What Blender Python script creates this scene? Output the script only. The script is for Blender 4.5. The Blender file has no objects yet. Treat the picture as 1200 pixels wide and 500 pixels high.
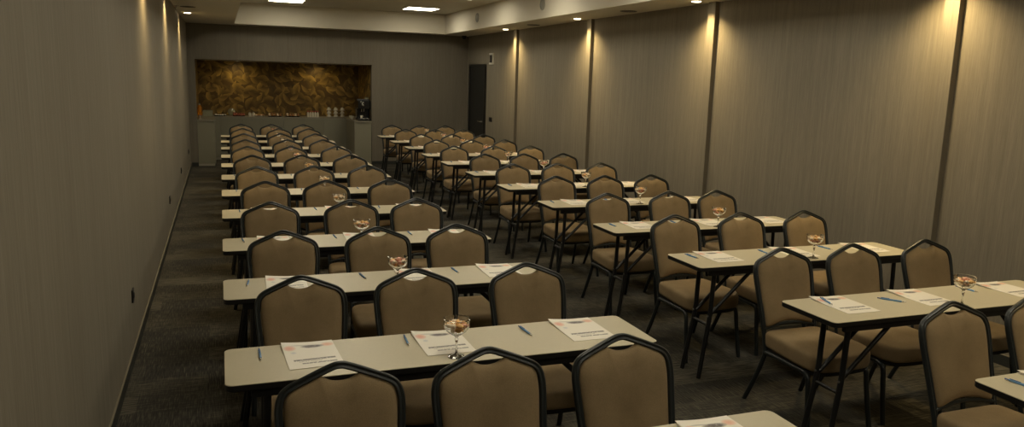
import bpy, bmesh, math, random
from mathutils import Vector, Matrix
PI = math.pi
random.seed(7)
SC = bpy.context.scene
COL = SC.collection

# ------------------------------------------------------------------ camera, exposure, world
CAMZ = 1.870
yaw, pitch, roll = 0.3622, 0.1716, 0.0300
cyw, syw, cp, sp, cr, sr = math.cos(yaw), math.sin(yaw), math.cos(pitch), math.sin(pitch), math.cos(roll), math.sin(roll)
fw = Vector((syw*cp, cyw*cp, -sp)); rt = Vector((cyw, -syw, 0)); up = rt.cross(fw)
rt2 = cr*rt + sr*up; up2 = -sr*rt + cr*up
cd = bpy.data.cameras.new('camera'); cam = bpy.data.objects.new('camera', cd); COL.objects.link(cam)
M = Matrix((rt2, up2, -fw)).transposed().to_4x4(); M.translation = (0, 0, CAMZ)
cam.matrix_world = M
cd.sensor_fit = 'HORIZONTAL'; cd.sensor_width = 36; cd.lens = 902.87/1200*36; cd.clip_start = 0.02; cd.clip_end = 100
SC.camera = cam
vs = SC.view_settings
vs.view_transform = 'Standard'; vs.look = 'None'; vs.gamma = 1.0; vs.use_curve_mapping = False
vs.exposure = 0.0
w = bpy.data.worlds.new('world'); SC.world = w; w.use_nodes = True
w.node_tree.nodes['Background'].inputs[0].default_value = (0.02, 0.018, 0.014, 1)
w.node_tree.nodes['Background'].inputs[1].default_value = 0.3
PANEL_COL = (1.0, 0.905, 0.70)      # ceiling panels' light
PANEL_STRENGTH = 14.5
SPOT_COL = (1.0, 0.73, 0.33)
SPOT_W = 100.0
PANEL_Y = (14.9, 12.30, 9.9, 7.4, 4.9, 2.4, -0.1)

# ------------------------------------------------------------------ room numbers (metres)
XL, XR, YB, YF = -0.585, 5.08, -2.6, 16.41      # YF the far wall, YB behind the camera
ZS, ZC = 2.766, 3.164                          # dropped border, raised ceiling
CX0, CX1, CY1, CY0 = 0.285, 4.43, 15.95, -1.9
TH = 0.75                                      # table height
ROWY = [2.075, 3.217, 4.355, 5.477, 6.659, 7.811, 8.974, 10.121, 11.20, 12.36, 13.525, 14.677]   # far edge of each row of tables

# ------------------------------------------------------------------ materials
MATS = {}
def srgb(r, g, b):
    f = lambda c: (c/255/12.92) if c/255 <= 0.04045 else ((c/255+0.055)/1.055)**2.4
    return (f(r), f(g), f(b), 1)
def mat(name, col, rough=0.6, metal=0.0, **kw):
    m = bpy.data.materials.new(name); m.use_nodes = True
    b = m.node_tree.nodes['Principled BSDF']
    b.inputs['Base Color'].default_value = (*col[:3], 1); b.inputs['Roughness'].default_value = rough
    b.inputs['Metallic'].default_value = metal
    for k, v in kw.items(): b.inputs[k.replace('_', ' ')].default_value = v
    MATS[name] = m; return m
class G:
    """small node helper"""
    def __init__(s, m): s.t = m.node_tree; s.n = s.t.nodes; s.l = s.t.links; s.b = s.n['Principled BSDF']
    def add(s, kind, **kw):
        n = s.n.new(kind)
        for k, v in kw.items(): setattr(n, k, v)
        return n
    def put(s, sock, v):
        if isinstance(v, bpy.types.NodeSocket): s.l.new(v, sock)
        elif v is not None: sock.default_value = v
    def m(s, op, a, b=None, c=None):
        n = s.add('ShaderNodeMath', operation=op)
        for i, v in enumerate((a, b, c)):
            if v is not None: s.put(n.inputs[i], v)
        return n.outputs[0]
    def coord(s, out='Object'): return s.add('ShaderNodeTexCoord').outputs[out]
    def mapping(s, v, scale=(1, 1, 1), loc=(0, 0, 0), rot=(0, 0, 0)):
        n = s.add('ShaderNodeMapping'); s.l.new(v, n.inputs[0])
        n.inputs['Scale'].default_value = scale; n.inputs['Location'].default_value = loc; n.inputs['Rotation'].default_value = rot
        return n.outputs[0]
    def noise(s, v, scale=5, detail=2, rough=0.5):
        n = s.add('ShaderNodeTexNoise'); s.l.new(v, n.inputs['Vector']); n.inputs['Scale'].default_value = scale
        n.inputs['Detail'].default_value = detail; n.inputs['Roughness'].default_value = rough
        return n.outputs['Fac']
    def ramp(s, f, stops):
        n = s.add('ShaderNodeValToRGB'); s.put(n.inputs[0], f); e = n.color_ramp.elements
        while len(e) < len(stops): e.new(0.5)
        for i, (p, c) in enumerate(stops): e[i].position = p; e[i].color = (*c[:3], 1)
        return n.outputs[0]
    def mix(s, f, a, b, blend='MIX'):
        n = s.add('ShaderNodeMix', data_type='RGBA', blend_type=blend)
        s.put(n.inputs[0], f)
        for i, v in ((6, a), (7, b)):
            if isinstance(v, (tuple, list)): v = (*v[:3], 1)
            s.put(n.inputs[i], v)
        return n.outputs[2]
    def col(s, v): s.put(s.b.inputs['Base Color'], v)
    def bump(s, h, strength=0.3, dist=0.002):
        n = s.add('ShaderNodeBump'); s.l.new(h, n.inputs['Height']); n.inputs['Strength'].default_value = strength
        n.inputs['Distance'].default_value = dist; s.l.new(n.outputs[0], s.b.inputs['Normal'])

def wallpaper(name, c0, c1, c2, side):
    m = mat(name, c1, 0.75); g = G(m); o = g.coord()
    sc = (1, 1, 0.035)
    fine = g.noise(g.mapping(o, sc), 170, 3, 0.7)
    mid = g.noise(g.mapping(o, (1, 1, 0.02)), 28, 3, 0.6)
    big = g.noise(g.mapping(o, (1, 1, 0.25)), 1.3, 2)
    f = g.m('ADD', g.m('MULTIPLY', fine, 0.5), g.m('ADD', g.m('MULTIPLY', mid, 0.35), g.m('MULTIPLY', big, 0.15)))
    g.col(g.ramp(f, [(0.34, c0), (0.5, c1), (0.66, c2)]))
    g.bump(fine, 0.12, 0.001)
    return m
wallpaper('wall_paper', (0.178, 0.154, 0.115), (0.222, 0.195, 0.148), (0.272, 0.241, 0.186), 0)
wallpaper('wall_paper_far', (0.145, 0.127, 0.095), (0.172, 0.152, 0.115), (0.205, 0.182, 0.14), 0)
mat('paint_white', (0.60, 0.56, 0.46), 0.8)
g = G(MATS['paint_white']); g.col(g.mix(g.noise(g.coord(), 2.0, 3), (0.57, 0.53, 0.435), (0.63, 0.59, 0.485)))
mat('batten_dark', (0.18, 0.155, 0.11), 0.7)
mat('baseboard', (0.028, 0.03, 0.026), 0.5)
mat('baseboard_cap', (0.20, 0.18, 0.13), 0.5, 0.3)
mat('door_dark', (0.012, 0.013, 0.013), 0.45)
g = G(MATS['door_dark']); g.col(g.mix(g.noise(g.mapping(g.coord(), (1, 1, 0.06)), 40, 3), (0.010, 0.011, 0.011), (0.018, 0.019, 0.018)))

# carpet: plank tiles with fine stripes
m = mat('carpet', (0.03, 0.027, 0.02), 0.95); g = G(m); o = g.coord()
br = g.add('ShaderNodeTexBrick'); g.l.new(g.mapping(o, (1, 1, 1), (0.13, 0.06, 0)), br.inputs['Vector'])
br.inputs['Scale'].default_value = 1.0; br.inputs['Brick Width'].default_value = 1.0; br.inputs['Row Height'].default_value = 0.25
br.inputs['Mortar Size'].default_value = 0.0; br.inputs['Color1'].default_value = (0, 0, 0, 1); br.inputs['Color2'].default_value = (1, 1, 1, 1)
br.offset = 0.37; br.inputs['Bias'].default_value = 0.0
st1 = g.noise(g.mapping(o, (1, 0.06, 1)), 150, 2, 0.6)
st2 = g.noise(g.mapping(o, (0.10, 1, 1)), 75, 2, 0.6)
blot = g.noise(o, 2.2, 3)
stripes = g.mix(br.outputs['Color'], st1, st2)
f = g.m('ADD', g.m('MULTIPLY', stripes, 0.70), g.m('ADD', g.m('MULTIPLY', blot, 0.18), g.m('MULTIPLY', br.outputs['Color'], 0.12)))
g.col(g.ramp(f, [(0.36, (0.006, 0.0053, 0.0035)), (0.48, (0.028, 0.025, 0.017)), (0.62, (0.095, 0.085, 0.060))]))
g.bump(stripes, 0.5, 0.004)

m = mat('table_laminate', (0.52, 0.47, 0.34), 0.38); g = G(m)
g.col(g.mix(g.noise(g.coord(), 60, 3), (0.53, 0.475, 0.335), (0.58, 0.52, 0.37)))
mat('table_edge', (0.008, 0.008, 0.008), 0.45)
mat('black_steel', (0.010, 0.0105, 0.011), 0.38, 0.0)
mat('chair_steel', (0.016, 0.020, 0.021), 0.36, 0.0)
mat('bolt_metal', (0.5, 0.5, 0.5), 0.3, 1.0)
m = mat('chair_fabric', (0.2, 0.14, 0.08), 0.9); g = G(m); o = g.coord()
n1 = g.noise(g.mapping(o, (1, 1, 1)), 420, 2, 0.7); n2 = g.noise(o, 9, 3)
f = g.m('ADD', g.m('MULTIPLY', n1, 0.65), g.m('MULTIPLY', n2, 0.35))
g.col(g.ramp(f, [(0.33, (0.178, 0.125, 0.063)), (0.5, (0.236, 0.168, 0.088)), (0.68, (0.294, 0.212, 0.115))]))
g.b.inputs['Sheen Weight'].default_value = 0.08; g.b.inputs['Sheen Roughness'].default_value = 0.4
g.b.inputs['Sheen Tint'].default_value = (0.9, 0.75, 0.5, 1)
g.bump(n1, 0.35, 0.001)
mat('seat_pan', (0.008, 0.0078, 0.007), 0.7)

# brochure page: white with pale red spots, grey drawing and rows of dark print
m = mat('brochure_page', (0.78, 0.74, 0.66), 0.45); g = G(m); o = g.coord()
sx = g.add('ShaderNodeSeparateXYZ'); g.l.new(o, sx.inputs[0]); X, Y = sx.outputs[0], sx.outputs[1]   # X -.105...105, Y -.1485...1485
def blob(cx, cy, rx, ry, edge=0.5):
    a = g.m('POWER', g.m('DIVIDE', g.m('SUBTRACT', X, cx), rx), 2.0); b = g.m('POWER', g.m('DIVIDE', g.m('SUBTRACT', Y, cy), ry), 2.0)
    r = g.m('ADD', a, b)
    n = g.add('ShaderNodeMapRange', clamp=True); g.put(n.inputs[0], r); n.inputs[1].default_value = 1.0; n.inputs[2].default_value = edge
    n.inputs[3].default_value = 0; n.inputs[4].default_value = 1
    return n.outputs[0]
def print_line(cy, h, x0, x1, freq, thr):
    r = g.m('LESS_THAN', g.m('ABSOLUTE', g.m('SUBTRACT', Y, cy)), h)
    r = g.m('MULTIPLY', r, g.m('GREATER_THAN', X, x0)); r = g.m('MULTIPLY', r, g.m('LESS_THAN', X, x1))
    return g.m('MULTIPLY', r, g.m('GREATER_THAN', g.noise(g.mapping(o, (1, 0.55, 1), (cy*7, 0, 0)), freq, 1), thr))
drawing = g.m('MULTIPLY', blob(0.015, 0.092, 0.052, 0.020, 0.3), g.noise(o, 60, 4, 0.8))
wave = g.m('MULTIPLY', blob(-0.035, 0.108, 0.040, 0.004, 0.5), 0.6)
paper = g.mix(blob(-0.078, 0.080, 0.028, 0.032, 0.0), (0.88, 0.83, 0.73), (0.86, 0.45, 0.33))
paper = g.mix(blob(0.078, 0.100, 0.030, 0.026, 0.0), paper, (0.86, 0.50, 0.35))
paper = g.mix(g.m('MULTIPLY', blob(-0.068, 0.028, 0.014, 0.014, 0.0), 0.4), paper, (0.35, 0.40, 0.55))
paper = g.mix(g.m('MULTIPLY', drawing, 1.9), paper, (0.12, 0.10, 0.10))
paper = g.mix(wave, paper, (0.30, 0.27, 0.26))
ln = print_line(-0.058, 0.0080, -0.078, 0.085, 190, 0.36)
ln = g.m('MAXIMUM', ln, g.m('MULTIPLY', print_line(-0.077, 0.0035, -0.060, 0.030, 300, 0.42), 0.6))
ln = g.m('MAXIMUM', ln, g.m('MULTIPLY', print_line(-0.098, 0.0062, -0.050, 0.085, 210, 0.38), 0.85))
paper = g.mix(g.m('MULTIPLY', ln, 0.8), paper, (0.06, 0.05, 0.05))
g.col(paper)
mat('paper_plain', (0.84, 0.79, 0.69), 0.55)
mat('pen_blue', (0.17, 0.36, 0.66), 0.25, 0.0, Transmission_Weight=0.15)
mat('pen_dark', (0.03, 0.08, 0.26), 0.3)
mat('pen_tip', (0.6, 0.6, 0.6), 0.25, 1.0)
mat('glass', (0.97, 0.98, 0.97), 0.02, 0.0, Transmission_Weight=1.0, IOR=1.45)
mat('candy_orange', (0.92, 0.55, 0.22), 0.3); mat('candy_red', (0.85, 0.42, 0.30), 0.3); mat('candy_cream', (0.90, 0.74, 0.55), 0.3)
# niche wallpaper: overlapping gold leaves on brown
m = mat('leaf_wallpaper', (0.06, 0.035, 0.01), 0.55); g = G(m); o = g.coord()
s_ = g.add('ShaderNodeSeparateXYZ'); g.l.new(o, s_.inputs[0])
cb = g.add('ShaderNodeCombineXYZ'); g.l.new(g.m('ADD', s_.outputs[0], s_.outputs[1]), cb.inputs[0]); g.l.new(s_.outputs[2], cb.inputs[1])
base = g.mix(g.noise(cb.outputs[0], 3, 3), (0.09, 0.052, 0.010), (0.16, 0.095, 0.020))
for i, (scale, off, c0, c1) in enumerate(((3.6, (0.3, 0.8, 0), (0.07, 0.044, 0.011), (0.34, 0.22, 0.045)),
                                          (4.2, (5.1, 2.2, 0), (0.07, 0.042, 0.010), (0.45, 0.29, 0.06)),
                                          (3.9, (9.7, 7.7, 0), (0.08, 0.048, 0.010), (0.68, 0.44, 0.09)),
                                          (4.6, (3.7, 5.7, 0), (0.08, 0.048, 0.010), (0.56, 0.36, 0.08)))):
    v = g.mapping(cb.outputs[0], (scale,)*3, off)
    vo = g.add('ShaderNodeTexVoronoi', voronoi_dimensions='2D'); g.l.new(v, vo.inputs['Vector']); vo.inputs['Scale'].default_value = 1
    vo.inputs['Randomness'].default_value = 0.9
    sb = g.add('ShaderNodeVectorMath', operation='SUBTRACT'); g.l.new(v, sb.inputs[0]); g.l.new(vo.outputs['Position'], sb.inputs[1])
    cs = g.add('ShaderNodeSeparateColor'); g.l.new(vo.outputs['Color'], cs.inputs[0])
    ro = g.add('ShaderNodeVectorRotate', rotation_type='Z_AXIS'); g.l.new(sb.outputs[0], ro.inputs[0]); g.l.new(g.m('MULTIPLY', cs.outputs[0], 6.283), ro.inputs['Angle'])
    q = g.add('ShaderNodeSeparateXYZ'); g.l.new(ro.outputs[0], q.inputs[0]); U, V = q.outputs[0], q.outputs[1]
    V = g.m('ADD', V, g.m('SUBTRACT', g.m('MULTIPLY', g.m('MULTIPLY', U, U), 0.55), 0.05))
    half = g.m('MULTIPLY', g.m('SUBTRACT', 1.0, g.m('POWER', g.m('DIVIDE', g.m('ABSOLUTE', U), 0.66), 1.6)), 0.22)
    inside = g.m('GREATER_THAN', g.m('SUBTRACT', half, g.m('ABSOLUTE', V)), 0.0)
    vein = g.m('ADD', g.m('MULTIPLY', g.m('SINE', g.m('ADD', g.m('MULTIPLY', U, 34.0), g.m('MULTIPLY', g.m('ABSOLUTE', V), 40.0))), 0.18), 0.5)
    grad = g.m('ADD', g.m('MULTIPLY', g.m('DIVIDE', V, 0.22), 0.3), g.m('ADD', g.m('MULTIPLY', U, 0.5), 0.35))
    shade = g.m('MULTIPLY', g.m('ADD', g.m('MULTIPLY', grad, 0.85), g.m('MULTIPLY', vein, 0.25)), g.m('ADD', 0.35, cs.outputs[1]))
    base = g.mix(inside, base, g.mix(g.m('MAXIMUM', g.m('MINIMUM', shade, 1.0), 0.0), c0, c1))
g.col(base)
mat('cabinet_grey', (0.25, 0.235, 0.17), 0.45); mat('worktop_grey', (0.27, 0.25, 0.19), 0.35); mat('plinth', (0.45, 0.42, 0.34), 0.4, 0.5)
mat('amber_glass', (0.75, 0.28, 0.02), 0.08, 0.0, Transmission_Weight=0.5)
mat('acrylic', (0.55, 0.55, 0.38), 0.15, 0.0, Transmission_Weight=0.5)
mat('china_white', (0.72, 0.68, 0.56), 0.25); mat('tray_dark', (0.02, 0.018, 0.015), 0.4); mat('tray_silver', (0.6, 0.58, 0.5), 0.3, 0.9)
mat('pastry', (0.36, 0.17, 0.06), 0.7); mat('pastry_red', (0.42, 0.12, 0.07), 0.6); mat('cap_red', (0.5, 0.05, 0.03), 0.4)
mat('machine_black', (0.006, 0.006, 0.006), 0.25); mat('chrome', (0.8, 0.8, 0.78), 0.12, 1.0); mat('grille_dark', (0.10, 0.09, 0.07), 0.7)
mat('plastic_white', (0.62, 0.60, 0.52), 0.4); mat('plastic_black', (0.01, 0.01, 0.01), 0.4); mat('grille_grey', (0.30, 0.29, 0.25), 0.6)
def emat(name, col, s):
    m = mat(name, col, 0.5); b = m.node_tree.nodes['Principled BSDF']
    b.inputs['Emission Color'].default_value = (*col, 1); b.inputs['Emission Strength'].default_value = s
emat('panel_glow', PANEL_COL, PANEL_STRENGTH); emat('spot_glow', (1.0, 0.86, 0.6), 12.0)

# ------------------------------------------------------------------ mesh helpers
def obj(name, bm, mname, parent=None, smooth=False, mats=None):
    me = bpy.data.meshes.new(name)
    bmesh.ops.recalc_face_normals(bm, faces=bm.faces[:])
    bm.to_mesh(me); bm.free()
    for k in (mats or [mname]): me.materials.append(MATS[k])
    if smooth:
        me.polygons.foreach_set('use_smooth', [True]*len(me.polygons))
        me.set_sharp_from_angle(angle=math.radians(smooth if smooth is not True else 40))
    o = bpy.data.objects.new(name, me); COL.objects.link(o)
    if parent: o.parent = parent
    return o
def box(bm, x0, y0, z0, x1, y1, z1, mi=0, bev=0.0):
    v = [bm.verts.new(p) for p in ((x0, y0, z0), (x1, y0, z0), (x1, y1, z0), (x0, y1, z0), (x0, y0, z1), (x1, y0, z1), (x1, y1, z1), (x0, y1, z1))]
    fs = []
    for f in ((0, 3, 2, 1), (4, 5, 6, 7), (0, 1, 5, 4), (1, 2, 6, 5), (2, 3, 7, 6), (3, 0, 4, 7)):
        q = bm.faces.new([v[i] for i in f]); q.material_index = mi; fs.append(q)
    if bev:
        es = list({e for q in fs for e in q.edges})
        bmesh.ops.bevel(bm, geom=es, offset=bev, segments=2, profile=0.7, affect='EDGES')
    return bm
def B(*a, **k): return box(bmesh.new(), *a, **k)
def catmull(pts, n=6, closed=False):
    P = [Vector(p) for p in pts]; out = []
    m_ = len(P)
    for i in range(m_ if closed else m_-1):
        p0 = P[i-1] if (i > 0 or closed) else P[i]*2-P[i+1]; p1 = P[i]; p2 = P[(i+1) % m_]
        p3 = P[(i+2) % m_] if (i+2 < m_ or closed) else p2*2-p1
        for k in range(n):
            t = k/n
            out.append(0.5*((2*p1)+(p2-p0)*t+(2*p0-5*p1+4*p2-p3)*t*t+(3*p1-p0-3*p2+p3)*t**3))
    if not closed: out.append(P[-1])
    return out
def sweep(bm, pts, prof, ref=Vector((0, 1, 0)), closed=False, cap=True):
    """sweep a closed profile (a along side, b along ref) along a path"""
    P = [Vector(p) for p in pts]; rings = []; n = len(P)
    for i, p in enumerate(P):
        a = P[(i-1) % n] if (i > 0 or closed) else P[0]; b = P[(i+1) % n] if (i < n-1 or closed) else P[-1]
        t = (b-a).normalized(); s = t.cross(ref)
        if s.length < 1e-4: s = t.cross(Vector((1, 0, 0)))
        s.normalize(); u = s.cross(t).normalized()
        rings.append([bm.verts.new(p + s*x + u*y) for x, y in prof])
    k = len(prof)
    for i in range(n if closed else n-1):
        A, C = rings[i], rings[(i+1) % n]
        for j in range(k): bm.faces.new((A[j], A[(j+1) % k], C[(j+1) % k], C[j]))
    if cap and not closed: bm.faces.new(rings[0][::-1]); bm.faces.new(rings[-1])
    return bm
def circ(r, n=10, ry=None): return [(r*math.cos(2*PI*i/n), (ry or r)*math.sin(2*PI*i/n)) for i in range(n)]
def tube(bm, pts, r, n=10, ref=Vector((0, 1, 0))): return sweep(bm, pts, circ(r, n), ref)
def lathe(bm, prof, n=24, c=(0, 0, 0), axis='Z'):
    rings = []
    def P(r, z, a):
        x, y = r*math.cos(a), r*math.sin(a)
        v = {'Z': (x, y, z), 'X': (z, x, y), 'Y': (x, z, y)}[axis]
        return (v[0]+c[0], v[1]+c[1], v[2]+c[2])
    for r, z in prof:
        rings.append([bm.verts.new(P(0, z, 0))] if r < 1e-6 else [bm.verts.new(P(r, z, 2*PI*i/n)) for i in range(n)])
    for A, C in zip(rings, rings[1:]):
        if len(A) == 1 and len(C) == 1: continue
        for j in range(n):
            if len(A) == 1: bm.faces.new((A[0], C[j], C[(j+1) % n]))
            elif len(C) == 1: bm.faces.new((A[j], C[0], A[(j+1) % n]))
            else: bm.faces.new((A[j], A[(j+1) % n], C[(j+1) % n], C[j]))
    return bm
def loft(bm, rings, cap0=True, cap1=True):
    R = [[bm.verts.new(p) for p in r] for r in rings]; k = len(R[0])
    for A, C in zip(R, R[1:]):
        for j in range(k): bm.faces.new((A[j], A[(j+1) % k], C[(j+1) % k], C[j]))
    if cap0: bm.faces.new(R[0][::-1])
    if cap1: bm.faces.new(R[-1])
    return bm
def rrect(x0, y0, x1, y1, r, n=5):
    o = []
    for cx, cy, a0 in ((x1-r, y1-r, 0), (x0+r, y1-r, PI/2), (x0+r, y0+r, PI), (x1-r, y0+r, 3*PI/2)):
        for i in range(n+1):
            a = a0+PI/2*i/n; o.append((cx+r*math.cos(a), cy+r*math.sin(a)))
    return o
def scalering(ring, s, z, cx=0, cy=0): return [((x-cx)*s+cx, (y-cy)*s+cy, z) for x, y in ring]
def tag(o, label=None, cat=None, group=None, kind=None):
    if label: o['label'] = label
    if cat: o['category'] = cat
    if group: o['group'] = group
    if kind: o['kind'] = kind
    return o
def thing(name, label, cat, loc=(0, 0, 0), rz=0, group=None):
    o = bpy.data.objects.new(name, None); COL.objects.link(o); o.empty_display_size = 0.05
    o.location = loc; o.rotation_euler = (0, 0, rz)
    return tag(o, label, cat, group)
def struct(name, bm, m, parent=None, **k):
    o = obj(name, bm, m, parent, **k)
    if not parent: o['kind'] = 'structure'
    return o
def copy_tree(o, parent=None):
    c = o.copy(); COL.objects.link(c); c.parent = parent
    for ch in list(o.children): copy_tree(ch, c)
    return c
USED = set()
def place(proto, loc, rz, label, group=None):
    o = proto if proto.name not in USED else copy_tree(proto)
    if o is proto: USED.add(proto.name)
    o.location = loc; o.rotation_euler = (0, 0, rz); o['label'] = label
    if group: o['group'] = group
    return o

# ------------------------------------------------------------------ room shell
T = 0.15
struct('floor', B(XL-T, YB-T, -0.12, XR+T, YF+2.2, 0.0), 'carpet')
struct('wall_left', B(XL-T, YB-T, 0, XL, YF+T, ZC+0.2), 'wall_paper')
struct('wall_right', B(XR, YB-T, 0, XR+T, YF+T, ZC+0.2), 'wall_paper')
struct('wall_front', B(XL-T, YB-T, 0, XR+T, YB, ZC+0.2), 'wall_paper')
NX0, NX1, NZ, NY = -0.452, 2.98, 2.09, 18.16     # niche
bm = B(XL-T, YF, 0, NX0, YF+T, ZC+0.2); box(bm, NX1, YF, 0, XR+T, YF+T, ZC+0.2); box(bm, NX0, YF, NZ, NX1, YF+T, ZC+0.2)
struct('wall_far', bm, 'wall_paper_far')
bm = B(NX0-T, NY, 0, NX1+T, NY+T, NZ+T); box(bm, NX0-T, YF+T, 0, NX0, NY, NZ+T); box(bm, NX1, YF+T, 0, NX1+T, NY, NZ+T)
struct('wall_niche', bm, 'leaf_wallpaper')
struct('ceiling_niche', B(NX0-T, YF+T, NZ, NX1+T, NY, NZ+0.1), 'paint_white')['kind'] = 'structure'
bm = B(CX0-0.02, CY0-0.02, ZC, CX1+0.02, CY1+0.02, ZC+0.2)           # raised field
for a in ((XL, YB, ZS, CX0, YF, ZC+0.19), (CX1, YB, ZS, XR, YF, ZC+0.19), (CX0, CY1, ZS, CX1, YF, ZC+0.19), (CX0, YB, ZS, CX1, CY0, ZC+0.19)): box(bm, *a)
struct('ceiling', bm, 'paint_white')
def baseboard(name, x0, y0, x1, y1, inner):
    o = struct(name, B(x0, y0, 0, x1, y1, 0.075), 'baseboard')
    obj('cap_strip', B(x0, y0, 0.075, x1, y1, 0.078), 'baseboard_cap', o)
baseboard('baseboard_left', XL, YB, XL+0.010, YF, 1)
baseboard('baseboard_right', XR-0.014, YB, XR, 15.05, 1)
bm = B(XL+0.014, YF-0.014, 0, NX0, YF, 0.075); box(bm, NX1, YF-0.014, 0, XR-0.014, YF, 0.075)
struct('baseboard_far', bm, 'baseboard')
# projecting wall battens on the right wall (paper-faced front, dark sides)
for i, y in enumerate((1.28, 4.26, 7.27, 10.285, 13.315)):
    bm = B(XR-0.045, y, 0.0, XR, y+0.13, ZS)
    o = struct('trim_%d' % (i+1), bm, 'batten_dark')
    obj('paper_face', B(XR-0.05, y+0.001, 0.0, XR-0.045, y+0.129, ZS), 'wall_paper', o)
# door at the far end of the right wall
d = struct('door_1', B(XR-0.03, 15.16, 0.005, XR, 16.12, 2.13), 'door_dark')
bm = B(XR-0.045, 15.10, 0, XR, 15.16, 2.17); box(bm, XR-0.045, 16.12, 0, XR, 16.18, 2.17); box(bm, XR-0.045, 15.16, 2.13, XR, 16.12, 2.17)
obj('door_frame', bm, 'plastic_black', d)
bm = bmesh.new(); tube(bm, [(XR-0.03, 15.26, 1.0), (XR-0.08, 15.26, 1.0), (XR-0.085, 15.38, 1.0)], 0.010); lathe(bm, [(0, -0.008), (0.026, -0.008), (0.026, 0), (0, 0)], 16, (XR-0.03, 15.26, 1.0), 'X')
obj('door_handle', bm, 'chrome', d, smooth=True)

# ------------------------------------------------------------------ lamps
PANEL_AT = [(x, y) for y in PANEL_Y for x in (1.17, 3.65)]
ROWW = ['farthest', 'second farthest', 'third farthest', 'fourth farthest', 'fifth farthest', 'sixth farthest', 'nearest']
for i, (x, y) in enumerate(PANEL_AT):
    side = 'left' if x < 2 else 'right'
    t = thing('ceiling_light', 'square white LED panel lit in the raised ceiling, %s row, %s side' % (ROWW[i//2], side), 'ceiling light', (x, y, ZC), 0, 'LED panels in the raised ceiling')
    bm = bmesh.new()
    for a in ((-.31, -.31, -.012, .31, -.295, 0), (-.31, .295, -.012, .31, .31, 0), (-.31, -.295, -.012, -.295, .295, 0), (.295, -.295, -.012, .31, .295, 0)): box(bm, *a)
    obj('frame', bm, 'plastic_white', t)
    obj('diffuser', B(-.295, -.295, -.008, .295, .295, -.001), 'panel_glow', t)
def downlight(x, y, label, group, z=ZS, power=SPOT_W, angle=130, aim=None):
    t = thing('downlight', label, 'downlight', (x, y, z), 0, group)
    obj('trim_ring', lathe(bmesh.new(), [(0.062, 0), (0.062, -0.006), (0.052, -0.006), (0.0505, -0.002), (0.0505, 0)], 28), 'plastic_white', t, smooth=True)
    obj('lens', lathe(bmesh.new(), ([(0, -0.013), (0.040, -0.012), (0.050, -0.009), (0.046, -0.001), (0, -0.001)] if z == ZS else [(0, -0.002), (0.046, -0.002), (0.046, -0.001), (0, -0.001)]), 28), 'spot_glow', t)
    ld = bpy.data.lights.new('downlight_beam', 'SPOT'); ld.energy = power; ld.color = SPOT_COL; ld.spot_size = math.radians(angle); ld.spot_blend = 1.0; ld.shadow_soft_size = 0.03
    lo = bpy.data.objects.new('downlight_beam', ld); COL.objects.link(lo); lo.parent = t; lo.location = (0, 0, -0.02)
    if aim: lo.rotation_euler = aim
for y, wd in ((1.34, 'nearest the camera'), (4.33, 'above the nearest visible batten'), (7.353, 'above the second batten'), (10.36, 'above the third batten'), (13.386, 'above the farthest batten')):
    downlight(4.84, y, 'warm round downlight by the right wall, %s' % wd, 'downlights along the right wall')
for y, wd in ((7.3, 'nearest'), (10.15, 'middle one'), (13.55, 'nearest the far wall')):
    downlight(-0.45, y, 'warm round downlight over the left wall, %s' % wd, 'downlights along the left wall', power=SPOT_W*0.55)
for x, wd in ((0.35, 'left'), (2.05, 'right')):
    downlight(x, 17.85, 'small warm downlight in the buffet niche, %s one' % wd, 'downlights in the buffet niche', z=NZ, power=6, angle=172)

# ------------------------------------------------------------------ banquet chair (faces -Y; origin on the floor under the rear feet)
def lean(z): return -0.125+(z-0.34)/0.58*0.17 if z >= 0.34 else -0.125*(z/0.34)
HOOP = [(0.186, 0.34), (0.184, 0.45), (0.189, 0.56), (0.196, 0.66), (0.2015, 0.74), (0.2015, 0.79), (0.192, 0.825), (0.170, 0.847), (0.12, 0.869), (0.06, 0.8925), (0.020, 0.9065)]
hoop = [(-x, lean(z), z) for x, z in HOOP] + [(0, lean(0.9090), 0.9090)] + [(x, lean(z), z) for x, z in HOOP[::-1]]
OVAL = [(-0.0135, 0), (-0.0125, 0.008), (-0.008, 0.0125), (-0.003, 0.0115), (0, 0.0095), (0.003, 0.0115), (0.008, 0.0125), (0.0125, 0.008), (0.0135, 0), (0.0125, -0.008), (0.008, -0.012), (-0.008, -0.012), (-0.0125, -0.008)]
def ring_panel():
    half = [(0.150, 0.475), (0.172, 0.485), (0.174, 0.56), (0.181, 0.66), (0.1865, 0.74), (0.186, 0.785), (0.181, 0.816), (0.163, 0.838), (0.118, 0.858), (0.084, 0.872), (0.068, 0.879), (0.050, 0.870), (0.028, 0.861)]
    pts = [(0, 0.503), (0.07, 0.496)] + half + [(0, 0.858)] + [(-x, z) for x, z in half[::-1]] + [(-0.07, 0.496)]
    return [(p.x, p.y) for p in catmull([(x, z, 0) for x, z in pts], 3, True)]
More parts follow.
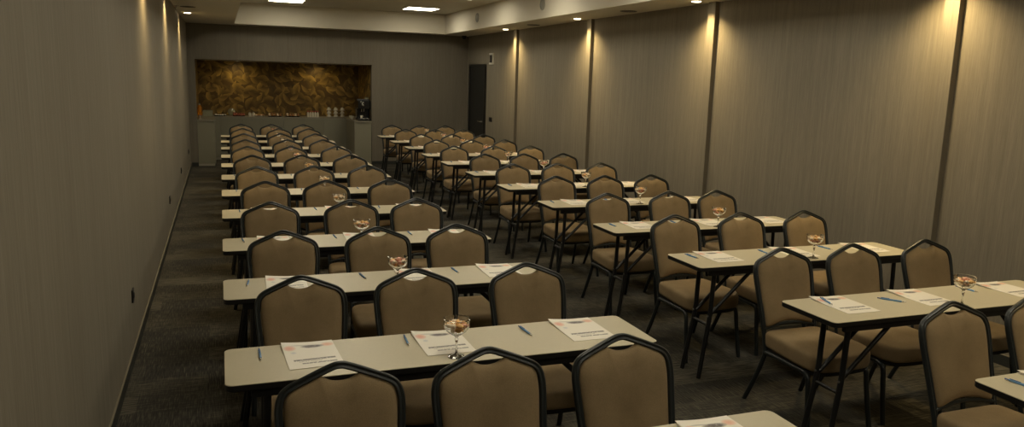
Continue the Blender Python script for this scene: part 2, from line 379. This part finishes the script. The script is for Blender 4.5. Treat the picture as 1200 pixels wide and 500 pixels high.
def make_chair():
    t = thing('banquet_chair', '', 'chair')
    t['group'] = 'banquet chairs'
    out = ring_panel(); cz = 0.67
    rings = []
    for s, dy in ((0.0, -0.030), (0.45, -0.029), (0.75, -0.026), (0.90, -0.021), (0.965, -0.013), (1.0, -0.004), (1.0, 0.008), (0.96, 0.013), (0.5, 0.016)):
        rings.append([(x*max(s, 0.001), lean(cz+(z-cz)*s)+dy, cz+(z-cz)*max(s, 0.001)) for x, z in out])
    obj('backrest', loft(bmesh.new(), rings), 'chair_fabric', t, smooth=55)
    obj('back_frame', sweep(bmesh.new(), catmull(hoop, 4), OVAL, Vector((0, -1, 0.28)).normalized()), 'chair_steel', t, smooth=50)
    bm = bmesh.new()
    arc = [(x, lean(0.478-0.3*x*x*3)-0.0, 0.478+0.022*(1-(x/0.18)**2)-0.012) for x in [-0.183+0.366*i/12 for i in range(13)]]
    tube(bm, arc, 0.009, 8)
    obj('lower_rail', bm, 'chair_steel', t, smooth=True)
    # seat cushion: rounded, wider in front
    base = []
    for x, y in [(p.x, p.y) for p in catmull([(0.10, -0.095, 0), (0.175, -0.10, 0), (0.198, -0.15, 0), (0.212, -0.30, 0), (0.222, -0.43, 0), (0.212, -0.505, 0), (0.165, -0.548, 0), (0.08, -0.562, 0),
                                             (-0.08, -0.562, 0), (-0.165, -0.548, 0), (-0.212, -0.505, 0), (-0.222, -0.43, 0), (-0.212, -0.30, 0), (-0.198, -0.15, 0), (-0.175, -0.10, 0), (-0.10, -0.095, 0)], 3, True)]:
        base.append((x, y))
    cy = -0.33
    def sr_(s, z, crown=0.0): return [((x)*s, (y-cy)*s+cy, z+crown-0.012*max(0, (-(y)-0.42)/0.14)**2) for x, y in base]
    obj('seat', loft(bmesh.new(), [sr_(0.94, 0.368), sr_(0.985, 0.373), sr_(1.0, 0.390), sr_(1.0, 0.432), sr_(0.99, 0.446), sr_(0.965, 0.455), sr_(0.90, 0.463), sr_(0.6, 0.469), sr_(0.3, 0.471)]), 'chair_fabric', t, smooth=60)
    obj('seat_frame', loft(bmesh.new(), [sr_(0.88, 0.345), sr_(0.94, 0.347), sr_(0.96, 0.366), sr_(0.90, 0.368)]), 'seat_pan', t, smooth=40)
    for s in (-1, 1):
        # rear leg: sweeps back to the floor
        obj('leg', sweep(bmesh.new(), catmull([(s*0.186, lean(0.36), 0.36), (s*0.187, -0.118, 0.31), (s*0.197, -0.066, 0.16), (s*0.212, 0.0, 0.0)], 4), circ(0.0142, 10), Vector((0, 1, 0))), 'chair_steel', t, smooth=50)
        obj('leg', sweep(bmesh.new(), catmull([(s*0.203, -0.452, 0.345), (s*0.2035, -0.485, 0.335), (s*0.204, -0.503, 0.305), (s*0.2065, -0.515, 0.22), (s*0.215, -0.553, 0.0)], 4), circ(0.0142, 10), Vector((0, 1, 0))), 'chair_steel', t, smooth=50)
        obj('side_rail', sweep(bmesh.new(), [(s*0.187, -0.125, 0.335), (s*0.192, -0.25, 0.340), (s*0.203, -0.452, 0.345)], circ(0.0142, 10), Vector((0, 0, 1))), 'chair_steel', t, smooth=50)
    return t
chair0 = make_chair()

# ------------------------------------------------------------------ folding seminar table (origin on the floor at its left far corner; runs +X, towards -Y)
TW, TD = 1.80, 0.400
def make_table():
    t = thing('folding_table', '', 'table')
    o = rrect(0, -TD, TW, 0, 0.028)
    obj('tabletop', loft(bmesh.new(), [[(x, y, TH-0.003) for x, y in o], [(x, y, TH-0.001) for x, y in o], [((x-TW/2)*0.9985+TW/2, (y+TD/2)*0.994-TD/2, TH) for x, y in o]]), 'table_laminate', t)
    obj('edge_band', loft(bmesh.new(), [[((x-TW/2)*0.996+TW/2, (y+TD/2)*0.985-TD/2, TH-0.028) for x, y in o], [(x, y, TH-0.024) for x, y in o], [(x, y, TH-0.003) for x, y in o]]), 'table_edge', t)
    obj('side_rail', B(0.09, -TD+0.022, TH-0.063, TW-0.09, -TD+0.042, TH-0.028), 'black_steel', t)
    obj('side_rail', B(0.09, -0.042, TH-0.063, TW-0.09, -0.022, TH-0.028), 'black_steel', t)
    for e in (0, 1):
        X = lambda x: x if e == 0 else TW-x
        for yc, s in ((-0.175, 1), (-TD+0.060, -1)):
            bm = bmesh.new()
            tube(bm, catmull([(X(0.150), yc, TH-0.03), (X(0.144), yc, 0.56), (X(0.138), yc, 0.41), (X(0.110), yc+(0.004 if s > 0 else -0.004), 0.22), (X(0.075), yc+(0.012 if s > 0 else -0.014), 0.0)], 3), 0.0150, 10)
            l = obj('leg', bm, 'black_steel', t, smooth=50)
            obj('bolt', lathe(bmesh.new(), [(0, -0.017), (0.006, -0.017), (0.007, -0.012), (0.007, 0)], 8, (X(0.138), yc, 0.41), 'X') if e == 0 else lathe(bmesh.new(), [(0, 0.017), (0.006, 0.017), (0.007, 0.012), (0.007, 0)], 8, (X(0.138), yc, 0.41), 'X'), 'bolt_metal', l)
            bm = bmesh.new()
            tube(bm, [(X(0.140), yc-s*0.010, 0.41), (X(0.30), yc-s*0.010, 0.56), (X(0.47), yc-s*0.010, TH-0.032)], 0.0125, 8)
            obj('brace', bm, 'black_steel', t, smooth=50)
        bm = bmesh.new(); tube(bm, [(X(0.130), -0.178, 0.35), (X(0.130), -TD+0.063, 0.35)], 0.011, 8, Vector((0, 0, 1)))
        obj('stretcher', bm, 'black_steel', t, smooth=50)
        obj('cross_bar', B(min(X(0.115), X(0.155)), -TD+0.03, TH-0.05, max(X(0.115), X(0.155)), -0.03, TH-0.028), 'black_steel', t)
    return t
table0 = make_table()

# ------------------------------------------------------------------ brochure, pen, glass, candy
def make_brochure():
    t = thing('brochure', '', 'brochure')
    def sheet(z0, th, lift, dx=0.0, dy=0.0, inset=0):
        bm = bmesh.new(); nx, ny = 8, 10; g0 = {}; g1 = {}
        for i in range(nx+1):
            for j in range(ny+1):
                x = -0.105+0.21*i/nx; y = -0.1485+0.297*j/ny
                k = lift*max(0, 1-math.hypot(x+0.105, (y-0.1485)*0.7)/0.13)**1.6
                g0[i, j] = bm.verts.new((x+dx, y+dy, z0+k)); g1[i, j] = bm.verts.new((x+dx, y+dy, z0+th+k))
        for i in range(nx):
            for j in range(ny):
                bm.faces.new((g1[i, j], g1[i+1, j], g1[i+1, j+1], g1[i, j+1])); bm.faces.new((g0[i, j], g0[i, j+1], g0[i+1, j+1], g0[i+1, j]))
        for i in range(nx):
            bm.faces.new((g0[i, 0], g0[i+1, 0], g1[i+1, 0], g1[i, 0])); bm.faces.new((g0[i, ny], g1[i, ny], g1[i+1, ny], g0[i+1, ny]))
        for j in range(ny):
            bm.faces.new((g0[0, j], g1[0, j], g1[0, j+1], g0[0, j+1])); bm.faces.new((g0[nx, j], g0[nx, j+1], g1[nx, j+1], g1[nx, j]))
        return bm
    obj('inner_pages', sheet(0.0, 0.0012, 0.0, 0.001, 0.0), 'paper_plain', t)
    obj('cover', sheet(0.0016, 0.0004, 0.010), 'brochure_page', t, smooth=30)
    return t
brochure0 = make_brochure()
def make_pen():      # lies along Y, origin on the table top under its middle
    t = thing('pen', '', 'pen'); r = 0.0048; z = r
    obj('barrel', lathe(bmesh.new(), [(0, -0.050), (r, -0.050), (r, 0.046), (0.0042, 0.054), (0, 0.054)], 10, (0, 0, z), 'Y'), 'pen_blue', t, smooth=True)
    obj('tip', lathe(bmesh.new(), [(0.0010, -0.072), (0.0016, -0.066), (0.0045, -0.052), (0.0045, -0.050)], 10, (0, 0, z), 'Y'), 'pen_tip', t, smooth=True)
    obj('push_button', lathe(bmesh.new(), [(0.0026, 0.054), (0.0028, 0.070), (0, 0.071)], 10, (0, 0, z), 'Y'), 'pen_dark', t, smooth=True)
    obj('clip', B(-0.0018, 0.010, 2*r+0.0006, 0.0018, 0.052, 2*r+0.002), 'pen_dark', t)
    return t
pen0 = make_pen()
def make_glass():
    t = thing('coupe_glass', '', 'glass')
    outer = [(0.0, 0.0), (0.034, 0.0), (0.0345, 0.0022), (0.024, 0.005), (0.010, 0.010), (0.0045, 0.018), (0.0038, 0.050), (0.006, 0.068), (0.0085, 0.075), (0.005, 0.082), (0.012, 0.090),
             (0.026, 0.098), (0.042, 0.110), (0.0510, 0.124), (0.0530, 0.138), (0.0525, 0.150), (0.0555, 0.157), (0.0550, 0.161)]
    inner = [(0.0510, 0.162), (0.0500, 0.156), (0.0500, 0.138), (0.0480, 0.125), (0.040, 0.1125), (0.025, 0.1015), (0.012, 0.0945), (0.0, 0.093)]
    obj('bowl', lathe(bmesh.new(), outer+inner, 28), 'glass', t, smooth=60)
    return t
glass0 = make_glass()
def make_candy(mname):
    t = thing('wrapped_candy', '', 'candy')
    obj('sweet', lathe(bmesh.new(), [(0, -0.014), (0.006, -0.0125), (0.0098, -0.007), (0.0108, 0), (0.0098, 0.007), (0.006, 0.0125), (0, 0.014)], 10, (0, 0, 0), 'X'), mname, t, smooth=True)
    bm = bmesh.new()
    for s in (-1, 1):
        prof = [(0.0018, 0.0125*s), (0.0045, 0.016*s), (0.0085, 0.021*s)]
        rings = [[(z, r*math.cos(2*PI*i/10)*(1.3 if i % 2 else 0.7), r*math.sin(2*PI*i/10)*(1.0 if i % 2 else 0.5)) for i in range(10)] for r, z in prof]
        loft(bm, rings)
    obj('wrapper_twist', bm, mname, t, smooth=True)
    return t
candies = [make_candy(c) for c in ('candy_orange', 'candy_red', 'candy_cream')]

# ------------------------------------------------------------------ rows
CH = {
 'L': [[(0.345, 2.50), (0.87, 2.485), (1.412, 2.51)], [(0.33, 3.70), (0.89, 3.71), (1.485, 3.685)], [(0.33, 4.80), (0.91, 4.83), (1.435, 4.82)], [(0.32, 5.96), (0.92, 5.97), (1.43, 5.94)],
       [(0.345, 7.12), (0.875, 7.11), (1.46, 7.13)], [(0.32, 8.28), (0.895, 8.30), (1.45, 8.30)], [(0.32, 9.42), (0.88, 9.43), (1.45, 9.46)], [(0.305, 10.55), (0.85, 10.56), (1.44, 10.60)],
       [(0.31, 11.64), (0.885, 11.66), (1.40, 11.69)], [(0.32, 12.82), (0.88, 12.86), (1.42, 12.86)], [(0.335, 14.03), (0.93, 14.04), (1.44, 14.06)], [(0.335, 15.20), (0.87, 15.16), (1.45, 15.18)]],
 'R': [[(3.14, 2.51), (3.69, 2.50)], [(3.145, 3.67), (3.69, 3.66), (4.30, 3.69)], [(3.13, 4.86), (3.71, 4.85), (4.30, 4.83)], [(3.14, 5.96), (3.77, 5.97), (4.27, 5.96)],
       [(3.175, 7.15), (3.72, 7.10), (4.27, 7.10)], [(3.125, 8.27), (3.69, 8.25), (4.26, 8.26)], [(3.175, 9.43), (3.72, 9.44), (4.285, 9.44)], [(3.095, 10.55), (3.70, 10.57), (4.27, 10.58)],
       [(3.125, 11.68), (3.71, 11.69), (4.27, 11.72)], [(3.17, 12.84), (3.72, 12.85), (4.285, 12.80)], [(3.175, 14.06), (3.74, 14.06), (4.285, 14.05)], [(3.16, 15.22), (3.72, 15.20), (4.25, 15.20)]]}
PAP = {'L': [0.31, 0.90, 1.52], 'R': [3.11, 3.69, 4.31]}
PAPX = {('L', 1): [0.312, 0.860, 1.520], ('L', 2): [0.30, 1.02, 1.52], ('L', 0): [0.31, 0.90, 1.495], ('R', 1): [3.055, 3.605, 4.28], ('R', 2): [3.07, 3.69, 4.32], ('R', 3): [3.11, 3.78, 4.36]}
PEN = {'L': [0.11, 0.712, 1.255], 'R': [2.89, 3.465, 4.015]}
GLX = {'L': [None, .867, .87, .865, .88, .905, .88, .86, .87, .865, .86, .86], 'R': [None, 3.685, 3.70, 3.73, 3.69, 3.675, 3.67, 3.63, 3.67, 3.66, 3.66, 3.645]}
ORD = ['nearest', 'second', 'third', 'fourth', 'fifth', 'sixth', 'seventh', 'eighth', 'ninth', 'tenth', 'eleventh', 'farthest']
def rowname(k, side):
    b = {'L': 'left', 'R': 'right'}[side]
    return ('%s row of the %s block' % (ORD[k], b)) if k in (0, 11) else ('%s row from the camera, %s block' % (ORD[k], b))
SEATW = {'L': ['left wall end', 'middle seat', 'centre aisle end'], 'R': ['centre aisle end', 'middle seat', 'right wall end']}
rnd = random.Random(3)
for side in 'LR':
    for k in range(12):
        Y = ROWY[k]; rn = rowname(k, side)
        x0 = -0.02 if side == 'L' else 2.766
        place(table0, (x0, Y, 0), 0, 'beige-topped narrow black folding table, %s' % rn, 'folding tables in rows')
        for i, (cx, cy) in enumerate(CH[side][k]):
            place(chair0, (cx, max(cy-0.045, Y+(0.43 if k else 0.388)), 0), math.radians(rnd.uniform(-1.6, 1.6)), 'tan fabric banquet chair, %s, %s' % (SEATW[side][i], rn), 'banquet chairs at the tables')
        for i in range(3):
            if side == 'R' and k == 0 and i > 0: continue
            if side == 'L' and k == 0 and i < 2: continue
            px = PAPX.get((side, k), PAP[side])[i]+(rnd.uniform(-0.02, 0.02) if (side, k) not in PAPX else 0)
            rz = math.radians(rnd.uniform(-2.5, 2.5)); py = Y-0.152
            place(brochure0, (px, py, TH+0.0002), rz, 'white printed brochure, %s, %s' % (SEATW[side][i], rn), 'brochures laid on the tables')
            pz, prz, qx, qy = TH, math.radians(rnd.uniform(-6, 8)), PEN[side][i]+rnd.uniform(-0.006, 0.006), Y-0.105+rnd.uniform(-0.01, 0.01)
            if (side, k, i) == ('R', 1, 0): pz, prz, qx, qy = TH+0.0062, math.radians(-16), 2.985, 3.115
            if (side, k, i) == ('R', 1, 1): prz, qx, qy = math.radians(38), 3.375, 3.055
            if (side, k, i) == ('R', 0, 0): prz, qx, qy = math.radians(8), 2.905, 1.965
            if side == 'L' and k == 0: continue
            place(pen0, (qx, qy, pz), prz, 'blue ballpoint pen beside the brochure, %s, %s' % (SEATW[side][i], rn), 'blue pens on the tables')
        gx = GLX[side][k]
        if gx is not None:
            gy = Y-0.335
            place(glass0, (gx, gy, TH), 0, 'clear stemmed coupe glass of candies, %s' % rn, 'candy glasses on the tables')
            n = 13 if k < 5 else 9 if k < 8 else 6
            lo, mid = {13: (4, 12), 9: (3, 8), 6: (3, 6)}[n]
            for j in range(n):
                if j < lo: rr, a, z = 0.017, j*2*PI/lo+rnd.random()*0.3, 0.116
                elif j < mid: rr, a, z = 0.032, j*2*PI/(mid-lo)+rnd.random()*0.2, 0.136+rnd.uniform(-0.002, 0.003)
                else: rr, a, z = 0.004, 0, 0.146
                c = place(candies[rnd.choice((0, 0, 1, 2, 2))], (gx+rr*math.cos(a), gy+rr*math.sin(a), TH+z), rnd.random()*PI, 'wrapped candy in the coupe glass, %s' % rn, 'candies in the glass, %s' % rn)
                c.rotation_euler.x = rnd.uniform(-0.4, 0.4)

# ------------------------------------------------------------------ buffet counter in the niche
CT = 0.92
def cabinet(x0, x1, y0, y1, ndoor, face, label, handles=True):
    t = thing('buffet_cabinet', label, 'cabinet', (0, 0, 0), 0, 'buffet counter cabinets')
    obj('body', B(x0, y0, 0.045, x1, y1, CT-0.03), 'cabinet_grey', t)
    obj('plinth', B(x0+0.002, y0-0.004, 0, x1-0.002, y1, 0.045), 'plinth', t)
    L = (x1-x0) if face == '-Y' else (y1-y0)
    for i in range(ndoor):
        a, b = L*i/ndoor+0.005, L*(i+1)/ndoor-0.005
        if face == '-Y': bm = B(x0+a, y0-0.018, 0.05, x0+b, y0-0.0005, CT-0.034, bev=0.0015)
        elif face == '-X': bm = B(x0-0.018, y0+a, 0.05, x0-0.0005, y0+b, CT-0.034, bev=0.0015)
        else: bm = B(x1+0.0005, y0+a, 0.05, x1+0.018, y0+b, CT-0.034, bev=0.0015)
        obj('door', bm, 'cabinet_grey', t)
WX0, WX1, WY = -0.125, 2.62, 17.60
cabinet(NX0+0.003, WX0-0.02, YF+0.02, WY-0.022, 2, '+X', 'grey cabinet wing at the left end of the buffet niche')
cabinet(WX1+0.02, NX1-0.005, YF+0.02, WY-0.022, 2, '-X', 'grey cabinet wing at the right end below the coffee machine')
bw = (NX1-NX0-0.01)/4
for i, wd in enumerate(('leftmost', 'second from left', 'third from left', 'rightmost')):
    cabinet(NX0+0.005+bw*i, NX0+0.005+bw*(i+1)-0.001, WY+0.001, NY-0.002, 2, '-Y', 'grey two-door buffet cabinet under the leaf wallpaper, %s' % wd)
bm = B(NX0+0.002, WY-0.022, CT-0.03, NX1-0.002, NY-0.001, CT, bev=0.002)
box(bm, NX0+0.002, YF+0.002, CT-0.03, WX0+0.002, WY-0.0225, CT, bev=0.002); box(bm, WX1-0.002, YF+0.002, CT-0.03, NX1-0.002, WY-0.0225, CT, bev=0.002)
tag(obj('worktop', bm, 'worktop_grey'), 'u-shaped grey worktop over the buffet cabinets', 'worktop')

# juice jug and box at the left
def mk(name, label, cat, loc, rz=0, group=None): return thing(name, label, cat, loc, rz, group)
t = mk('juice_dispenser', 'tall amber juice dispenser at the left end of the buffet', 'dispenser', (-0.402, 16.62, CT)); t.scale = (0.5, 0.5, 0.85)
obj('tank', lathe(bmesh.new(), [(0, 0.08), (0.07, 0.08), (0.085, 0.12), (0.085, 0.26), (0.06, 0.31), (0.03, 0.33), (0, 0.33)], 20), 'amber_glass', t, smooth=True)
obj('stand', lathe(bmesh.new(), [(0, 0), (0.08, 0), (0.08, 0.015), (0.03, 0.03), (0.03, 0.08), (0, 0.08)], 20), 'tray_silver', t, smooth=True)
obj('lid', lathe(bmesh.new(), [(0.035, 0.33), (0.035, 0.345), (0.01, 0.36), (0, 0.37)], 16), 'tray_silver', t, smooth=True)
bm = bmesh.new(); tube(bm, [(0, -0.08, 0.10), (0, -0.115, 0.10), (0, -0.12, 0.075)], 0.008); obj('tap', bm, 'chrome', t, smooth=True)
t = mk('clear_bin', 'greenish clear box beside the juice dispenser', 'box', (-0.265, 17.78, CT)); t.scale = (0.68, 1, 0.88)
bm = bmesh.new()
for a in ((-.14, -.10, 0, .14, .10, .008), (-.14, -.10, .008, .14, -.092, .13), (-.14, .092, .008, .14, .10, .13), (-.14, -.092, .008, -.132, .092, .13), (.132, -.092, .008, .14, .092, .13)): box(bm, *a)
obj('body', bm, 'acrylic', t); obj('lid', B(-.145, -.105, .13, .145, .105, .142, bev=.002), 'acrylic', t)
def tray(x, label, m, food, n, fm, w=0.17, group='trays of food on the buffet'):
    t = mk('serving_tray', label, 'tray', (x, 17.80, CT), 0, group)
    o = rrect(-w, -0.12, w, 0.12, 0.04)
    obj('dish', loft(bmesh.new(), [[(a*0.85, b*0.85, 0) for a, b in o], [(a, b, 0.022) for a, b in o], [(a*0.97, b*0.97, 0.022) for a, b in o], [(a*0.82, b*0.82, 0.006) for a, b in o]]), m, t, smooth=40)
    for i in range(n):
        bm = bmesh.new(); bmesh.ops.create_icosphere(bm, subdivisions=2, radius=1.0)
        for v in bm.verts: v.co = Vector((v.co.x*0.027, v.co.y*0.022, v.co.z*0.017+0.0))*(1+0.08*math.sin(9*v.co.x+5*v.co.y+i))
        px = -w*0.72+w*1.44*((i % 5)/4); py = (-0.06, 0.0, 0.06, -0.02)[(i//5) % 4]
        o = obj(food, bm, fm if i % 3 or fm != 'pastry' else 'candy_cream', None, smooth=True); o.location = (x+px, 17.80+py, CT+0.024+0.010*rnd.random()+(0.030 if i >= 15 else 0))
        o.rotation_euler.z = rnd.random()*3
        tag(o, '%s heaped on the %s' % ({'pastry_piece': 'small baked pastry', 'canape': 'small reddish canape'}[food], label), 'pastry', 'pastries on the %s' % label)
tray(-0.02, 'dark tray near the left end of the buffet', 'tray_dark', 'pastry_piece', 5, 'china_white', 0.13)
tray(0.357, 'red-heaped tray in the left half of the buffet', 'tray_dark', 'canape', 20, 'pastry_red', 0.135)
tray(0.785, 'silver tray between the red tray and cookies', 'tray_silver', 'pastry_piece', 10, 'pastry', 0.10)
tray(1.10, 'middle tray heaped with cookies', 'tray_dark', 'pastry_piece', 20, 'pastry', 0.16)
tray(1.48, 'brown pastry tray left of the red-capped bottles', 'tray_dark', 'pastry_piece', 20, 'pastry', 0.16)
# leaning plate, jars, bottles, cups
t = mk('upright_plate', 'pale plate standing on edge behind the red tray', 'plate', (0.21, 18.05, CT)); t.scale = (0.72, 1, 0.72)
obj('disc', lathe(bmesh.new(), [(0, 0), (0.07, 0), (0.11, 0.012), (0.11, 0.016), (0.07, 0.005), (0, 0.005)], 28, (0, 0, 0.11), 'Y'), 'acrylic', t, smooth=True)
jar = mk('sugar_jar', '', 'jar', (0, 0, 0))
obj('body', lathe(bmesh.new(), [(0, 0), (0.03, 0), (0.034, 0.01), (0.034, 0.055), (0.025, 0.07), (0, 0.07)], 16), 'china_white', jar, smooth=True)
obj('lid', lathe(bmesh.new(), [(0.026, 0.07), (0.026, 0.08), (0.006, 0.085), (0.007, 0.095), (0, 0.097)], 16), 'tray_silver', jar, smooth=True)
for x, y, wd in ((0.58, 17.76, 'left one'), (0.655, 17.80, 'right one')):
    place(jar, (x, y, CT), 0, 'small pale lidded jar right of the red tray, %s' % wd, 'sugar jars on the buffet')
bot = mk('small_bottle', '', 'bottle', (0, 0, 0))
obj('body', lathe(bmesh.new(), [(0, 0), (0.022, 0), (0.024, 0.006), (0.024, 0.085), (0.012, 0.105), (0.012, 0.112), (0, 0.112)], 14), 'china_white', bot, smooth=True)
obj('cap', lathe(bmesh.new(), [(0.0145, 0.112), (0.0145, 0.135), (0.012, 0.138), (0, 0.138)], 14), 'cap_red', bot, smooth=True)
for i in range(5):
    place(bot, (1.805+0.053*i, 17.76, CT), 0, 'small white bottle with red cap on the buffet, %s' % ('leftmost', 'second from left', 'middle one', 'second from right', 'rightmost')[i], 'red-capped bottles on the buffet')
cup = mk('coffee_cup', '', 'cup', (0, 0, 0))
obj('bowl', lathe(bmesh.new(), [(0, 0), (0.022, 0), (0.024, 0.006), (0.036, 0.03), (0.040, 0.058), (0.037, 0.058), (0.033, 0.03), (0.020, 0.010), (0, 0.010)], 18), 'china_white', cup, smooth=50)
bm = bmesh.new(); tube(bm, catmull([(0.034, 0, 0.046), (0.052, 0, 0.046), (0.055, 0, 0.030), (0.033, 0, 0.020)], 4), 0.004, 8); obj('handle', bm, 'china_white', cup, smooth=True)
sau = mk('saucer', '', 'saucer', (0, 0, 0))
obj('rim', lathe(bmesh.new(), [(0, 0), (0.03, 0), (0.066, 0.012), (0.066, 0.015), (0.03, 0.004), (0, 0.004)], 22), 'china_white', sau, smooth=50)
for i in range(3):
    for j in range(3):
        z = CT+j*0.074; x = 2.262+0.147*i
        place(sau, (x, 17.76, z), 0, 'white saucer in the %s cup stack, %s tier' % (('left', 'middle', 'right')[i], ('bottom', 'middle', 'top')[j]), 'saucers stacked on the buffet')
        c = place(cup, (x, 17.76, z+0.0735), 0.5, 'white coffee cup upside down in the %s stack, %s tier' % (('left', 'middle', 'right')[i], ('bottom', 'middle', 'top')[j]), 'coffee cups stacked on the buffet'); c.rotation_euler = (PI, 0, 0.5)
for i, (x, y) in enumerate(((2.70, 17.45), (2.725, 17.30), (2.69, 17.05))):
    place(cup, (x-0.01*i, y, CT), 1.0, 'loose white cup left of the coffee machine, %s one' % ('farthest', 'middle', 'nearest')[i], 'loose cups by the coffee machine')
t = mk('coffee_machine', 'black coffee machine with chrome spouts at the right end of the buffet', 'coffee machine', (2.838, 16.66, CT)); t.scale = (0.91, 1, 1.13)
obj('body', B(-.145, -.02, 0.02, .145, .20, .40, bev=.012), 'machine_black', t)
obj('base', B(-.145, -.19, 0, .145, .20, .045, bev=.008), 'machine_black', t)
obj('head', B(-.145, -.16, .22, .145, -.021, .38, bev=.010), 'machine_black', t)
for sx in (-0.05, 0.0): obj('spout', tube(bmesh.new(), [(sx, -0.10, 0.22), (sx, -0.10, 0.17)], 0.011, 10, Vector((1, 0, 0))), 'chrome', t, smooth=True)
bm = bmesh.new()
for x, z in ((-0.08, 0.35), (-0.045, 0.335), (-0.02, 0.335), (-0.045, 0.30), (-0.02, 0.29)): box(bm, x-0.014, -0.172, z-0.014, x+0.011, -0.1605, z+0.016, bev=0.002)
obj('button_panel', bm, 'chrome', t)
obj('drip_tray', B(-.10, -.175, .0455, .10, -.03, .052), 'chrome', t)
obj('water_tank', B(.06, .02, .401, .14, .17, .43, bev=.006), 'acrylic', t)
t = mk('milk_cup', 'small white cup standing under the coffee machine spouts', 'cup', (2.79, 16.56, CT+0.0605))
obj('body', lathe(bmesh.new(), [(0, 0), (0.022, 0), (0.03, 0.05), (0.027, 0.05), (0.02, 0.006), (0, 0.006)], 16), 'china_white', t, smooth=50)

# ------------------------------------------------------------------ small fittings
for i, y in enumerate((5.42, 9.48, 12.28, 15.15)):
    t = thing('wall_socket', 'black wall socket low on the left wall, %s' % ('nearest', 'second nearest', 'third nearest', 'farthest')[i], 'socket', (XL, y, 0.41), 0, 'sockets on the left wall')
    obj('plate', B(0, -.042, -.042, .010, .042, .042, bev=.003), 'plastic_black', t)
    obj('outlet', lathe(bmesh.new(), [(0.022, 0.010), (0.022, 0.013), (0.018, 0.013), (0.018, 0.0105), (0, 0.0105)], 18, (0, 0, 0), 'X'), 'plastic_black', t)
t = thing('light_switch', 'black double light switch on the right wall beside the door', 'switch', (XR, 14.79, 1.07))
obj('plate', B(-.010, -.085, -.045, 0, .085, .045, bev=.003), 'plastic_black', t)
for s in (-1, 1): obj('rocker', B(-.014, s*.04-.032, -.032, -.0105, s*.04+.032, .032, bev=.001), 'plastic_black', t)
t = thing('wall_controller', 'white-framed controller with dark screen high on the right wall', 'controller', (XR, 14.77, 2.27))
bm = B(-.03, -.11, .075, 0, .11, .11); box(bm, -.03, -.11, -.11, 0, .11, -.075); box(bm, -.03, -.11, -.075, 0, -.07, .075); box(bm, -.012, .09, -.075, 0, .11, .075)
obj('frame', bm, 'plastic_white', t); obj('screen', B(-.02, -.07, -.075, -.002, .09, .075), 'plastic_black', t)
for y, wd in ((7.61, 'nearest'), (10.69, 'middle one'), (13.77, 'farthest')):
    t = thing('air_nozzle', 'round grey air nozzle on the right ceiling fascia, %s' % wd, 'air vent', (CX1, y, 2.965), 0, 'air nozzles on the ceiling fascia')
    obj('ring', lathe(bmesh.new(), [(0.085, 0), (0.085, -0.010), (0.070, -0.014), (0.062, -0.004), (0.062, 0)], 28, (0, 0, 0), 'X'), 'grille_grey', t, smooth=50)
    obj('nozzle', lathe(bmesh.new(), [(0.062, -0.001), (0.045, -0.012), (0.025, -0.02), (0, -0.02)], 24, (0, 0, 0), 'X'), 'grille_grey', t, smooth=True)
for x, y, wd in ((4.85, 5.85, 'right border, nearest'), (4.85, 8.87, 'right border, middle one'), (4.83, 12.02, 'right border, farthest'), (-0.40, 12.3, 'left border')):
    t = thing('ceiling_speaker', 'round ceiling speaker grille in the %s' % wd, 'speaker', (x, y, ZS), 0, 'speakers in the lowered ceiling')
    obj('grille', lathe(bmesh.new(), [(0.095, -0.001), (0.095, -0.004), (0, -0.006)], 28), 'grille_dark', t, smooth=True)
    obj('rim', lathe(bmesh.new(), [(0.096, 0), (0.106, 0), (0.106, -0.005), (0.096, -0.007)], 28), 'grille_dark', t, smooth=True)
t = thing('security_camera', 'small dark dome camera at the far right ceiling corner', 'camera', (4.93, 16.22, ZS))
obj('base', lathe(bmesh.new(), [(0, 0), (0.055, 0), (0.055, -0.025), (0.045, -0.03), (0, -0.03)], 20), 'plastic_black', t, smooth=50)
obj('dome', lathe(bmesh.new(), [(0.042, -0.03), (0.040, -0.05), (0.026, -0.068), (0, -0.075)], 20), 'plastic_black', t, smooth=True)
t = thing('sprinkler_head', 'small sprinkler head on the lowered ceiling by the left wall', 'sprinkler', (-0.545, 12.2, ZS))
obj('rosette', lathe(bmesh.new(), [(0, 0), (0.03, 0), (0.028, -0.006), (0.008, -0.008), (0.008, -0.03), (0, -0.03)], 16), 'chrome', t, smooth=50)
obj('deflector', lathe(bmesh.new(), [(0, -0.030), (0.016, -0.030), (0.016, -0.033), (0, -0.033)], 14), 'chrome', t)

# prototypes that were never placed are removed
for p in list(candies):
    if p.name not in USED:
        for ch in list(p.children): bpy.data.objects.remove(ch)
        bpy.data.objects.remove(p)
